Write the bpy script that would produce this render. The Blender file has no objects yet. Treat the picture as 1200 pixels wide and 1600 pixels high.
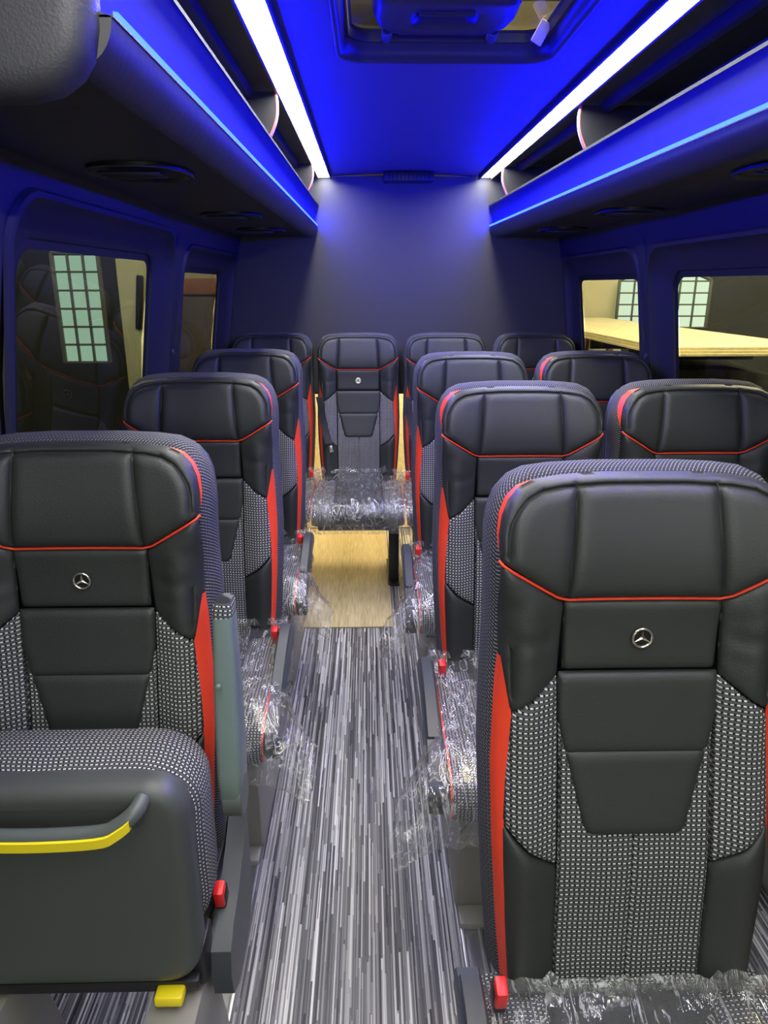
import bpy, bmesh, math, random
from math import sin, cos, pi, radians, exp, sqrt
from mathutils import Vector, Matrix, noise
from mathutils.geometry import delaunay_2d_cdt

random.seed(4)
SC = bpy.context.scene
COL = SC.collection

# ------------------------------------------------------------------ materials
def new_mat(name):
    m = bpy.data.materials.new(name); m.use_nodes = True
    nt = m.node_tree; nt.nodes.clear()
    out = nt.nodes.new('ShaderNodeOutputMaterial')
    return m, nt, out

def N(nt, t, **kw):
    n = nt.nodes.new(t)
    for k, v in kw.items():
        if k in ('operation', 'blend_type', 'data_type', 'noise_dimensions', 'wave_type', 'bands_direction', 'feature', 'distance'):
            setattr(n, k, v)
        else:
            n.inputs[k].default_value = v
    return n

def principled(name, col, rough=0.5, metal=0.0, spec=0.5, bump=0.0, bscale=200, var=0.0, vscale=20, sheen=0, coat=0):
    m, nt, out = new_mat(name)
    p = nt.nodes.new('ShaderNodeBsdfPrincipled')
    p.inputs['Base Color'].default_value = (*col, 1)
    p.inputs['Roughness'].default_value = rough
    p.inputs['Metallic'].default_value = metal
    p.inputs['Specular IOR Level'].default_value = spec
    if coat: p.inputs['Coat Weight'].default_value = coat
    tc = nt.nodes.new('ShaderNodeTexCoord')
    if bump:
        nz = N(nt, 'ShaderNodeTexNoise', Scale=bscale, Detail=4)
        nt.links.new(tc.outputs['Object'], nz.inputs['Vector'])
        b = N(nt, 'ShaderNodeBump', Strength=bump, Distance=0.002)
        nt.links.new(nz.outputs['Fac'], b.inputs['Height'])
        nt.links.new(b.outputs['Normal'], p.inputs['Normal'])
    if var:
        nz = N(nt, 'ShaderNodeTexNoise', Scale=vscale, Detail=3)
        nt.links.new(tc.outputs['Object'], nz.inputs['Vector'])
        mx = nt.nodes.new('ShaderNodeMix'); mx.data_type = 'RGBA'
        mx.inputs['A'].default_value = (*[c * (1 - var) for c in col], 1)
        mx.inputs['B'].default_value = (*[min(1, c * (1 + var)) for c in col], 1)
        nt.links.new(nz.outputs['Fac'], mx.inputs['Factor'])
        nt.links.new(mx.outputs['Result'], p.inputs['Base Color'])
    nt.links.new(p.outputs[0], out.inputs[0])
    return m

def emission(name, col, s):
    m, nt, out = new_mat(name)
    e = N(nt, 'ShaderNodeEmission', Strength=s); e.inputs['Color'].default_value = (*col, 1)
    nt.links.new(e.outputs[0], out.inputs[0])
    return m

def math_(nt, op, a, b=None, c=None):
    n = nt.nodes.new('ShaderNodeMath'); n.operation = op
    for i, v in enumerate((a, b, c)):
        if v is None: continue
        if isinstance(v, (int, float)): n.inputs[i].default_value = v
        else: nt.links.new(v, n.inputs[i])
    return n.outputs[0]

def weave_mat(name, pu=0.0078, pv=0.0072, light=(0.66, 0.66, 0.65), dark=(0.010, 0.010, 0.012), mid=(0.11, 0.115, 0.115), half=0.27):
    m, nt, out = new_mat(name)
    tc = nt.nodes.new('ShaderNodeTexCoord')
    nz = N(nt, 'ShaderNodeTexNoise', Scale=9.0, Detail=2)
    nt.links.new(tc.outputs['Object'], nz.inputs['Vector'])
    sx = nt.nodes.new('ShaderNodeSeparateXYZ'); nt.links.new(tc.outputs['UV'], sx.inputs[0])
    wob = math_(nt, 'MULTIPLY_ADD', nz.outputs['Fac'], 0.012, -0.006)
    u0 = math_(nt, 'ADD', sx.outputs['X'], 5.0)
    v0 = math_(nt, 'ADD', sx.outputs['Y'], 5.0)
    v1 = math_(nt, 'ADD', v0, wob)
    u = math_(nt, 'DIVIDE', u0, pu); v = math_(nt, 'DIVIDE', v1, pv)
    rowi = math_(nt, 'FLOOR', v)
    ush = math_(nt, 'MULTIPLY_ADD', math_(nt, 'MODULO', rowi, 2.0), 0.12, u)
    fu = math_(nt, 'ABSOLUTE', math_(nt, 'SUBTRACT', math_(nt, 'FRACT', ush), 0.5))
    fv = math_(nt, 'ABSOLUTE', math_(nt, 'SUBTRACT', math_(nt, 'FRACT', v), 0.5))
    a = nt.nodes.new('ShaderNodeMapRange'); a.inputs[1].default_value = half + .05; a.inputs[2].default_value = half - .05
    nt.links.new(fu, a.inputs[0])
    b = nt.nodes.new('ShaderNodeMapRange'); b.inputs[1].default_value = .20; b.inputs[2].default_value = .11
    nt.links.new(fv, b.inputs[0])
    dash = math_(nt, 'MULTIPLY', a.outputs[0], b.outputs[0])
    ln = nt.nodes.new('ShaderNodeMapRange'); ln.inputs[1].default_value = .42; ln.inputs[2].default_value = .48
    nt.links.new(fv, ln.inputs[0])
    m1 = nt.nodes.new('ShaderNodeMix'); m1.data_type = 'RGBA'
    m1.inputs['A'].default_value = (*mid, 1); m1.inputs['B'].default_value = (*dark, 1)
    nt.links.new(ln.outputs[0], m1.inputs['Factor'])
    m0 = nt.nodes.new('ShaderNodeMix'); m0.data_type = 'RGBA'
    m0.inputs['A'].default_value = (*dark, 1)
    nt.links.new(m1.outputs['Result'], m0.inputs['B'])
    g = nt.nodes.new('ShaderNodeMapRange'); g.inputs[1].default_value = .26; g.inputs[2].default_value = .34
    nt.links.new(fv, g.inputs[0]); nt.links.new(g.outputs[0], m0.inputs['Factor'])
    m2 = nt.nodes.new('ShaderNodeMix'); m2.data_type = 'RGBA'
    nt.links.new(m0.outputs['Result'], m2.inputs['A']); m2.inputs['B'].default_value = (*light, 1)
    nt.links.new(dash, m2.inputs['Factor'])
    p = nt.nodes.new('ShaderNodeBsdfPrincipled'); p.inputs['Roughness'].default_value = .75
    p.inputs['Specular IOR Level'].default_value = .2
    nt.links.new(m2.outputs['Result'], p.inputs['Base Color'])
    bp = N(nt, 'ShaderNodeBump', Strength=.6, Distance=.0012)
    nt.links.new(dash, bp.inputs['Height']); nt.links.new(bp.outputs[0], p.inputs['Normal'])
    nt.links.new(p.outputs[0], out.inputs[0])
    return m

def carpet_mat():
    m, nt, out = new_mat('striped_floor_vinyl')
    tc = nt.nodes.new('ShaderNodeTexCoord')
    sx = nt.nodes.new('ShaderNodeSeparateXYZ'); nt.links.new(tc.outputs['Object'], sx.inputs[0])
    def layer(w, ln, seed):
        cx = math_(nt, 'FLOOR', math_(nt, 'DIVIDE', sx.outputs['X'], w))
        wn = nt.nodes.new('ShaderNodeTexWhiteNoise'); wn.noise_dimensions = '1D'
        nt.links.new(math_(nt, 'ADD', cx, seed), wn.inputs['W'])
        yy = math_(nt, 'ADD', math_(nt, 'DIVIDE', sx.outputs['Y'], ln), math_(nt, 'MULTIPLY', wn.outputs['Value'], 7.0))
        cy = math_(nt, 'FLOOR', yy)
        cb = nt.nodes.new('ShaderNodeCombineXYZ')
        nt.links.new(cx, cb.inputs[0]); nt.links.new(cy, cb.inputs[1]); cb.inputs[2].default_value = seed
        w2 = nt.nodes.new('ShaderNodeTexWhiteNoise'); w2.noise_dimensions = '3D'
        nt.links.new(cb.outputs[0], w2.inputs['Vector'])
        return w2.outputs['Value']
    l1 = layer(.0046, .42, 3.0); l2 = layer(.0027, .25, 11.0)
    v = math_(nt, 'ADD', math_(nt, 'MULTIPLY', l1, .62), math_(nt, 'MULTIPLY', l2, .38))
    r = nt.nodes.new('ShaderNodeValToRGB')
    e = r.color_ramp.elements
    e[0].position = .12; e[0].color = (.022, .022, .028, 1)
    e[1].position = .88; e[1].color = (.60, .60, .62, 1)
    k = e.new(.42); k.color = (.10, .10, .112, 1)
    k = e.new(.62); k.color = (.25, .25, .265, 1)
    nt.links.new(v, r.inputs[0])
    p = nt.nodes.new('ShaderNodeBsdfPrincipled'); p.inputs['Roughness'].default_value = .42
    p.inputs['Specular IOR Level'].default_value = .35
    nt.links.new(r.outputs[0], p.inputs['Base Color'])
    nt.links.new(p.outputs[0], out.inputs[0])
    return m

def wood_mat(name, c1, c2, sc=40, rough=.45, axis='Y'):
    m, nt, out = new_mat(name)
    tc = nt.nodes.new('ShaderNodeTexCoord')
    mp = nt.nodes.new('ShaderNodeMapping')
    mp.inputs['Scale'].default_value = (1, .05, 1) if axis == 'Y' else (.05, 1, 1)
    nt.links.new(tc.outputs['Object'], mp.inputs[0])
    nz = N(nt, 'ShaderNodeTexNoise', Scale=sc * 4, Detail=5, Roughness=.65, Distortion=.4)
    nt.links.new(mp.outputs[0], nz.inputs['Vector'])
    n2 = N(nt, 'ShaderNodeTexNoise', Scale=sc * .2, Detail=3)
    nt.links.new(mp.outputs[0], n2.inputs['Vector'])
    v = math_(nt, 'ADD', math_(nt, 'MULTIPLY', nz.outputs['Fac'], .65), math_(nt, 'MULTIPLY', n2.outputs['Fac'], .35))
    r = nt.nodes.new('ShaderNodeValToRGB')
    e = r.color_ramp.elements
    e[0].position = .38; e[0].color = (*c1, 1); e[1].position = .62; e[1].color = (*c2, 1)
    nt.links.new(v, r.inputs[0])
    p = nt.nodes.new('ShaderNodeBsdfPrincipled'); p.inputs['Roughness'].default_value = rough
    nt.links.new(r.outputs[0], p.inputs['Base Color']); nt.links.new(p.outputs[0], out.inputs[0])
    return m

def film_mat():
    m, nt, out = new_mat('clear_plastic_film')
    tc = nt.nodes.new('ShaderNodeTexCoord')
    mp = nt.nodes.new('ShaderNodeMapping'); mp.inputs['Scale'].default_value = (1.3, .32, .5)
    nt.links.new(tc.outputs['Object'], mp.inputs[0])
    nz = N(nt, 'ShaderNodeTexNoise', Scale=18, Detail=4, Roughness=.52, Distortion=1.4)
    nt.links.new(mp.outputs[0], nz.inputs['Vector'])
    # thin ridges of the crinkle: highlights on the folds painted in as white streaks
    rid = math_(nt, 'ABSOLUTE', math_(nt, 'SUBTRACT', nz.outputs['Fac'], .5))
    mr = nt.nodes.new('ShaderNodeMapRange'); mr.inputs[1].default_value = .022; mr.inputs[2].default_value = 0.0
    nt.links.new(rid, mr.inputs[0])
    bp = N(nt, 'ShaderNodeBump', Strength=1.0, Distance=.02)
    nt.links.new(nz.outputs['Fac'], bp.inputs['Height'])
    gl = N(nt, 'ShaderNodeBsdfGlossy', Roughness=.14); gl.inputs['Color'].default_value = (1, 1, 1, 1)
    nt.links.new(bp.outputs[0], gl.inputs['Normal'])
    tr = nt.nodes.new('ShaderNodeBsdfTransparent'); tr.inputs['Color'].default_value = (.97, .97, .97, 1)
    df = nt.nodes.new('ShaderNodeBsdfDiffuse'); df.inputs['Color'].default_value = (.75, .75, .75, 1)
    tl = nt.nodes.new('ShaderNodeBsdfTranslucent'); tl.inputs['Color'].default_value = (.8, .8, .8, 1)
    dd = nt.nodes.new('ShaderNodeMixShader'); dd.inputs[0].default_value = .5
    nt.links.new(df.outputs[0], dd.inputs[1]); nt.links.new(tl.outputs[0], dd.inputs[2])
    a = nt.nodes.new('ShaderNodeMixShader')
    nt.links.new(math_(nt, 'MULTIPLY_ADD', mr.outputs[0], .62, .10), a.inputs[0])
    nt.links.new(tr.outputs[0], a.inputs[1]); nt.links.new(dd.outputs[0], a.inputs[2])
    lw = N(nt, 'ShaderNodeLayerWeight', Blend=.5); nt.links.new(bp.outputs[0], lw.inputs['Normal'])
    fr = math_(nt, 'POWER', lw.outputs['Facing'], 3.0)
    b = nt.nodes.new('ShaderNodeMixShader')
    nt.links.new(math_(nt, 'MULTIPLY_ADD', fr, .7, .10), b.inputs[0])
    nt.links.new(a.outputs[0], b.inputs[1]); nt.links.new(gl.outputs[0], b.inputs[2])
    nt.links.new(b.outputs[0], out.inputs[0])
    return m

def glass_mat(name, tint=(.5, .52, .42), refl=.07):
    m, nt, out = new_mat(name)
    tr = nt.nodes.new('ShaderNodeBsdfTransparent'); tr.inputs['Color'].default_value = (*tint, 1)
    gl = N(nt, 'ShaderNodeBsdfGlossy', Roughness=.015)
    lw = N(nt, 'ShaderNodeLayerWeight', Blend=.5)
    fr = math_(nt, 'POWER', lw.outputs['Facing'], 4.0)
    mx = nt.nodes.new('ShaderNodeMixShader')
    nt.links.new(math_(nt, 'MULTIPLY_ADD', fr, .7, refl), mx.inputs[0])
    nt.links.new(tr.outputs[0], mx.inputs[1]); nt.links.new(gl.outputs[0], mx.inputs[2])
    nt.links.new(mx.outputs[0], out.inputs[0])
    return m

LEATHER = principled('black_leather', (.026, .0285, .027), .46, spec=.45, bump=.30, bscale=420)
WEAVE = weave_mat('dotted_weave_fabric')
WEAVE2 = weave_mat('ribbed_weave_fabric', .0062, .0058, light=(.24, .24, .27), half=.40, mid=(.05, .05, .06))
RED = principled('red_leather', (.85, .062, .022), .5, bump=.1, bscale=300)
REDP = principled('red_plastic', (.75, .02, .02), .35)
SHELL = principled('slate_grey_plastic', (.045, .052, .062), .38, bump=.08, bscale=500)
GREY = principled('grey_green_plastic', (.085, .098, .092), .36, bump=.06, bscale=500)
ARMG = principled('pale_grey_green_plastic', (.15, .20, .185), .34, bump=.05, bscale=500)
PANELG = principled('dark_olive_grey_plastic', (.060, .066, .062), .42, bump=.10, bscale=600)
ARMD = principled('blue_grey_plastic', (.07, .08, .10), .42)
BLK = principled('black_plastic', (.010, .010, .012), .4)
YEL = principled('yellow_plastic', (.85, .68, .01), .4)
PED = principled('taupe_painted_steel', (.26, .25, .22), .38)
STEEL = principled('brushed_steel', (.45, .45, .45), .35, metal=.9)
TRIM = principled('grey_edge_trim', (.022, .022, .024), .6, spec=.2)
CHROME = principled('chrome', (.90, .85, .74), .28, metal=1)
EMBK = principled('emblem_black', (.012, .012, .012), .25)
GOLD = principled('gold_disc', (.95, .85, .42), .35, metal=.3)
WALLM = principled('dark_wall_vinyl', (.016, .016, .020), .55, bump=.25, bscale=260)
BACKM = principled('grey_wall_vinyl', (.030, .030, .036), .6, bump=.2, bscale=260)
CEILM = principled('ceiling_vinyl', (.050, .050, .053), .6, bump=.15, bscale=200)
FASC = principled('rack_fascia', (.035, .035, .038), .7, spec=.2)
PADM = principled('padded_rack_vinyl', (.035, .035, .04), .5, bump=.4, bscale=60)
UNDER = wood_mat('dark_grained_vinyl', (.012, .012, .014), (.026, .026, .030), 18, .5, 'X')
DARK = principled('dark_cavity_lining', (.008, .008, .010), .7)
CAPM = principled('end_cap_plastic', (.036, .036, .044), .5, bump=.4, bscale=300)
WHITE_LED = emission('white_lamp', (1.0, .99, .93), 54)
BLUE_LED = emission('blue_lamp', (.0004, .0012, 1.0), 480)
CARPET = carpet_mat()
PLY = wood_mat('pale_oak_vinyl', (.36, .28, .14), (.62, .52, .31), 40, .4)
PLYW = wood_mat('pale_plywood', (.62, .54, .34), (.78, .70, .46), 8, .5)
FILM = film_mat()
GLASS = glass_mat('tinted_glass', (.62, .62, .50), .03)
GLASSL = glass_mat('dark_tinted_glass', (.32, .34, .28), .10)
WEB = principled('belt_webbing', (.030, .030, .036), .6, bump=.5, bscale=700)

# ------------------------------------------------------------------ mesh helpers
def mesh(name, V, F, mats, smooth=True, fm=None):
    me = bpy.data.meshes.new(name)
    me.from_pydata([tuple(v) for v in V], [], F)
    if not isinstance(mats, (list, tuple)): mats = [mats]
    for m in mats: me.materials.append(m)
    if fm:
        for i, k in enumerate(fm): me.polygons[i].material_index = k
    me.validate(); me.update()
    bm = bmesh.new(); bm.from_mesh(me)
    bmesh.ops.recalc_face_normals(bm, faces=bm.faces) if len(bm.faces) else None
    bm.to_mesh(me); bm.free()
    if smooth:
        me.polygons.foreach_set('use_smooth', [True] * len(me.polygons))
    return me

def set_uv(me, uvs):
    lay = me.uv_layers.new(name='UVMap')
    for lp in me.loops: lay.data[lp.index].uv = uvs[lp.vertex_index]

def bm_mesh_from(name, V, F, mat, sharp=50):
    me = mesh(name, V, F, mat); bm = bmesh.new(); bm.from_mesh(me)
    return bm_mesh(name, bm, mat, sharp)

def link(name, me, parent=None, loc=(0, 0, 0), rot=None):
    o = bpy.data.objects.new(name, me); COL.objects.link(o)
    o.location = loc
    if rot: o.rotation_euler = rot
    if parent: o.parent = parent
    return o

def tag(o, label, cat, group=None):
    o['label'] = label; o['category'] = cat
    if group: o['group'] = group
    return o

def struct(o):
    o['kind'] = 'structure'; return o

def thing(name, label, cat, loc=(0, 0, 0), group=None):
    o = bpy.data.objects.new(name, None); COL.objects.link(o); o.location = loc
    o.empty_display_size = .1
    return tag(o, label, cat, group)

def bm_mesh(name, bm, mat, sharp=35):
    me = bpy.data.meshes.new(name)
    bmesh.ops.recalc_face_normals(bm, faces=bm.faces)
    for f in bm.faces: f.smooth = True
    for e in bm.edges:
        if len(e.link_faces) == 2 and e.calc_face_angle(0) > radians(sharp): e.smooth = False
    bm.to_mesh(me); bm.free()
    for m in (mat if isinstance(mat, (list, tuple)) else [mat]): me.materials.append(m)
    return me

def add_box(bm, c, s, bev=.004, seg=2, rot=None):
    b = bmesh.new()
    bmesh.ops.create_cube(b, size=1)
    for v in b.verts: v.co = Vector((v.co.x * s[0], v.co.y * s[1], v.co.z * s[2]))
    if bev: bmesh.ops.bevel(b, geom=b.edges[:], offset=min(bev, min(s) * .49), segments=seg, profile=.5, affect='EDGES')
    if rot:
        from mathutils import Euler
        R = Euler(rot).to_matrix()
        for v in b.verts: v.co = R @ v.co
    t = bpy.data.meshes.new('t')
    for v in b.verts: v.co += Vector(c)
    b.to_mesh(t); b.free(); bm.from_mesh(t); bpy.data.meshes.remove(t)

def box(name, c, s, mat, bev=.004, seg=2, rot=None):
    bm = bmesh.new(); add_box(bm, c, s, bev, seg, rot); return bm_mesh(name, bm, mat)

def sweep(name, prof, path, mat, closed=True, caps=True, smooth=False, sharp=35, swap=False):
    """prof(i) -> list of 3D points for ring i; path = number of rings"""
    V = []; F = []; n = None
    for i in range(path):
        r = prof(i); n = len(r); V += r
    for i in range(path - 1):
        for j in range(n if closed else n - 1):
            k = (j + 1) % n
            F.append((i * n + j, i * n + k, (i + 1) * n + k, (i + 1) * n + j))
    if caps and closed:
        F.append(tuple(range(n - 1, -1, -1))); F.append(tuple((path - 1) * n + j for j in range(n)))
    bm = bmesh.new(); vs = [bm.verts.new(v) for v in V]
    per = [0]; run = [0]
    for j in range(n): per.append(per[-1] + (Vector(V[(path // 2) * n + (j + 1) % n]) - Vector(V[(path // 2) * n + j])).length)
    for i in range(path - 1): run.append(run[-1] + sum((Vector(V[(i + 1) * n + j]) - Vector(V[i * n + j])).length for j in range(n)) / n)
    uvl = bm.loops.layers.uv.new('UVMap')
    for f in F:
        try: fc = bm.faces.new([vs[i] for i in f])
        except ValueError: continue
        if len(f) == 4:
            js = [k % n for k in f]; wrap = 0 in js and n - 1 in js
            for lp, k in zip(fc.loops, f):
                j = k % n
                a, b = (per[n] if (wrap and j == 0) else per[j]), run[k // n]
                lp[uvl].uv = (b, a) if swap else (a, b)
    return bm_mesh(name, bm, mat, sharp)

def tube(name, pts, r, mat, n=8, closed=False):
    pts = [Vector(p) for p in pts]; m = len(pts)
    rings = []
    up = Vector((0.13, 0.31, .94)).normalized()
    for i, p in enumerate(pts):
        a = pts[(i - 1) % m] if (closed or i > 0) else p
        b = pts[(i + 1) % m] if (closed or i < m - 1) else p
        t = (b - a).normalized()
        s = t.cross(up)
        if s.length < .05: s = t.cross(Vector((1, 0, 0)))
        s.normalize(); w = s.cross(t)
        rr = r(i / (m - 1)) if callable(r) else r
        rings.append([p + s * cos(2 * pi * k / n) * rr + w * sin(2 * pi * k / n) * rr for k in range(n)])
    if closed: rings.append(rings[0])
    return sweep(name, lambda i: rings[i], len(rings), mat, True, not closed)

def rrect(x0, x1, z0, z1, r, n=6):
    P = []
    for cx, cz, a0 in ((x1 - r, z1 - r, 0), (x0 + r, z1 - r, 90), (x0 + r, z0 + r, 180), (x1 - r, z0 + r, 270)):
        for k in range(n + 1):
            a = radians(a0 + 90 * k / n); P.append((cx + r * cos(a), cz + r * sin(a)))
    return P

def inpoly(p, poly):
    x, y = p; c = False; j = len(poly) - 1
    for i in range(len(poly)):
        xi, yi = poly[i]; xj, yj = poly[j]
        if (yi > y) != (yj > y) and x < (xj - xi) * (y - yi) / (yj - yi) + xi: c = not c
        j = i
    return c

def segd(p, a, b):
    ax, ay = a; bx, by = b; px, py = p
    dx, dy = bx - ax, by - ay; L = dx * dx + dy * dy
    t = 0 if L == 0 else max(0, min(1, ((px - ax) * dx + (py - ay) * dy) / L))
    return math.hypot(px - ax - t * dx, py - ay - t * dy)

def polyd(p, poly, closed=True):
    n = len(poly)
    return min(segd(p, poly[i], poly[(i + 1) % n]) for i in range(n if closed else n - 1))

def resample(poly, step, closed=True):
    out = []; n = len(poly)
    for i in range(n if closed else n - 1):
        a = poly[i]; b = poly[(i + 1) % n]
        L = math.hypot(b[0] - a[0], b[1] - a[1]); k = max(1, int(round(L / step)))
        for q in range(k): out.append((a[0] + (b[0] - a[0]) * q / k, a[1] + (b[1] - a[1]) * q / k))
    if not closed: out.append(poly[-1])
    return out

def fill2d(outer, holes, step, seams=(), rings=()):
    """triangulate polygon with holes, evenly spaced inner points"""
    loops = [resample(outer, step)] + [resample(h, step) for h in holes]
    pts = []; edges = []
    for lp in loops:
        b = len(pts); pts += lp; edges += [(b + i, b + (i + 1) % len(lp)) for i in range(len(lp))]
    for sm in seams:
        q = [p for p in resample(sm, step, False) if inpoly(p, outer) and polyd(p, outer) > .002]
        b = len(pts); pts += q; edges += [(b + i, b + i + 1) for i in range(len(q) - 1)]
    nb = len(pts); keep = list(pts)
    for dr_ in rings:
        for base, cl in [(l, True) for l in loops] + [(resample(sm, step, False), False) for sm in seams]:
            m = len(base)
            for i in range(m):
                a = base[i - 1] if (cl or i > 0) else base[i]; b = base[(i + 1) % m] if (cl or i < m - 1) else base[i]
                dx, dy = b[0] - a[0], b[1] - a[1]; L = math.hypot(dx, dy) or 1
                for sg in (1, -1):
                    p = (base[i][0] + sg * dy / L * dr_, base[i][1] - sg * dx / L * dr_)
                    if not inpoly(p, outer): continue
                    if polyd(p, outer) < dr_ * .93 or any(polyd(p, sm, False) < dr_ * .93 for sm in seams): continue
                    if all(abs(p[0] - q[0]) + abs(p[1] - q[1]) > .0018 for q in pts[nb:]): pts.append(p)
    nr_ = len(pts)
    clear = (max(rings) if rings else 0) + step * .5
    xs = [p[0] for p in outer]; ys = [p[1] for p in outer]
    y = min(ys) + step; row = 0
    while y < max(ys):
        x = min(xs) + step * (.5 if row % 2 else 1.0)
        while x < max(xs):
            p = (x, y)
            if inpoly(p, outer) and not any(inpoly(p, h) for h in holes):
                if min([polyd(p, l) for l in [outer] + holes] + [polyd(p, q, False) for q in seams]) > max(clear, step * .55): pts.append(p)
            x += step
        y += step * .9; row += 1
    r = delaunay_2d_cdt([Vector(p) for p in pts], edges, [], 0, 1e-6)
    V = [(v[0], v[1]) for v in r[0]]
    F = []
    for f in r[2]:
        cx = sum(V[i][0] for i in f) / len(f); cy = sum(V[i][1] for i in f) / len(f)
        if inpoly((cx, cy), outer) and not any(inpoly((cx, cy), h) for h in holes): F.append(tuple(f))
    return V, F

# ------------------------------------------------------------------ seat surfaces
ZJ = .45                                   # height where backrest meets the cushion
SIL = [(.194, -.02), (.204, .10), (.211, .22), (.214, .34), (.211, .45), (.207, .56), (.2085, .62), (.210, .655), (.2090, .69), (.2045, .716), (.195, .738), (.180, .755), (.158, .765), (.12, .770), (.06, .773)]
SILH = SIL + [(-x, s) for x, s in reversed(SIL)]

def hw(s):
    for (x0, s0), (x1, s1) in zip(SIL, SIL[1:]):
        if s0 <= s <= s1: return x0 + (x1 - x0) * (s - s0) / (s1 - s0)
    return SIL[0][0] if s < 0 else .06

def ysp(s):
    return .13 * s - .012 * exp(-((s - .20) / .12) ** 2) - .016 * exp(-((s - .66) / .10) ** 2)

def Ffw(x, s):
    ax = abs(x)
    head = 1 / (1 + exp(-(s - .60) / .012))
    b = .019 * exp(-((ax - .165) / .034) ** 2) * (1 - head)
    h = .020 * (ax / .2) ** 2 * head
    e = polyd((x, s), SILH, False)
    r = .026; q = 1 - min(e / r, 1)
    edge = -.018 * (1 - sqrt(max(0, 1 - q * q)))
    return b + h + edge

def P(x, s, off=0):
    return (x, ysp(s) - Ffw(x, s) - off, ZJ + s * .992)

def pad(name, poly, mat, puff=.009, r=.014, seams=(), base=0, step=.0085, mirror=False, wr=0):
    V2, F = fill2d(poly, [], step, seams, (r * .10, r * .28, r * .55, r))
    V = []
    for (x, s) in V2:
        d = polyd((x, s), poly)
        for sm in seams: d = min(d, polyd((x, s), sm, False))
        q = 1 - min(d / r, 1)
        h = puff * sqrt(max(0, 1 - q * q)) - .003 * (1 if d < .0006 else 0)
        if wr: h += wr * noise.noise(Vector((x * 14, s * 40, 3))) * min(1, d / .02)
        V.append(P(-x if mirror else x, s, h + base))
    if mirror: F = [tuple(reversed(f)) for f in F]
    me = mesh(name, V, F, mat); set_uv(me, V2)
    return me

def edge_mesh():
    # fabric side wall running round the backrest, from the front edge to the back
    out = resample(SILH, .014, False); n = len(out)
    nor = []
    for i in range(n):
        a = out[max(i - 1, 0)]; b = out[min(i + 1, n - 1)]
        dx, dy = b[0] - a[0], b[1] - a[1]; L = math.hypot(dx, dy)
        nor.append((dy / L, -dx / L))
    lay = [(-.004, -.012), (.000, -.002), (.012, .004), (.03, .0085), (.055, .0095), (.078, .006), (.092, -.004), (.096, -.02)]
    V = []; F = []
    for d, o in lay:
        for (x, s), (nx, ny) in zip(out, nor):
            # nx,ny points outward
            X = x + nx * o; S = s + ny * o
            V.append((X, ysp(s) + .022 + d * (1 - .25 * max(0, min(1, (s - .66) / .09))), ZJ + S * .992))
    L = len(lay)
    for l in range(L - 1):
        for i in range(n - 1):
            F.append((l * n + i, l * n + i + 1, (l + 1) * n + i + 1, (l + 1) * n + i))
    me = mesh('backrest_cover', V, F, WEAVE2)
    cum = [0]
    for a, b in zip(out, out[1:]): cum.append(cum[-1] + math.hypot(b[0] - a[0], b[1] - a[1]))
    set_uv(me, [(d * 1.0, cum[i] + d * .5) for d, o in lay for i in range(n)])
    return me, out, nor

def side_point(x, s, nx, ny, t, lift=.0012):
    lay = [(-.012, -.006), (.000, -.002), (.012, .004), (.03, .0085), (.055, .0095), (.078, .006), (.092, -.004)]
    # t in metres of depth
    for (d0, o0), (d1, o1) in zip(lay, lay[1:]):
        if d0 <= t <= d1:
            k = (t - d0) / (d1 - d0); o = o0 + (o1 - o0) * k; break
    else: o = lay[0][1]
    o += lift
    return (x + nx * o, ysp(s) + .022 + t, ZJ + (s + ny * o) * .992)

XI = [(-.02, .183), (.05, .188), (.10, .191), (.20, .196), (.26, .197), (.33, .194), (.38, .190), (.43, .188), (.47, .194), (.515, .2045)]
def red_insert(side):
    # lens shaped red leather strip between the front pads and the fabric side wall
    V = []; F = []; n = 44; m = 6
    for i in range(n + 1):
        s = -.015 + (.525) * i / n
        xi = XI[-1][1]
        for (s0, x0), (s1, x1) in zip(XI, XI[1:]):
            if s0 <= s <= s1: xi = x0 + (x1 - x0) * (s - s0) / (s1 - s0); break
        u = i / n
        a = Vector(P(xi - .002, s, .0015)); x = hw(s)
        w = .003 + .004 * sin(pi * u)
        b = Vector(side_point(x, s, 1, 0, -.012 + w, .0015))
        if u > .93:
            b = b.lerp(Vector(side_point(x, s, 1, 0, -.011, .001)), (u - .93) / .07)
        mid = Vector(side_point(x, s, 1, 0, -.012, .001))
        for j in range(m + 1):
            t = j / m
            p = (a.lerp(mid, t * 2) if t < .5 else mid.lerp(b, t * 2 - 1)) + Vector((.0, -.0035 * sin(pi * min(1, t * 1.6)), 0))
            V.append((side * p.x, p.y, p.z))
    for i in range(n):
        for j in range(m):
            a = i * (m + 1) + j
            F.append((a, a + 1, a + m + 2, a + m + 1))
    return mesh('red_insert', V, F, RED)

def red_crescent(side, wmax=.019):
    V = []; F = []
    pts = [q for q in resample(SILH[:len(SIL)], .008, False) if q[1] > .655 and q[0] > .150]
    n = len(pts); m = 4
    for i, (x, s) in enumerate(pts):
        a = pts[max(i - 1, 0)]; b = pts[min(i + 1, n - 1)]
        dx, dy = b[0] - a[0], b[1] - a[1]; L = math.hypot(dx, dy); nx, ny = dy / L, -dx / L
        u = i / (n - 1)
        w = .0006 + wmax * sin(pi * u) ** .8
        for j in range(m + 1):
            p = side_point(x, s, nx, ny, -.008 + w * j / m)
            V.append((side * p[0], p[1], p[2]))
    for i in range(n - 1):
        for j in range(m):
            a = i * (m + 1) + j
            F.append((a, a + 1, a + m + 2, a + m + 1))
    return mesh('red_crescent', V, F, RED)

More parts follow.
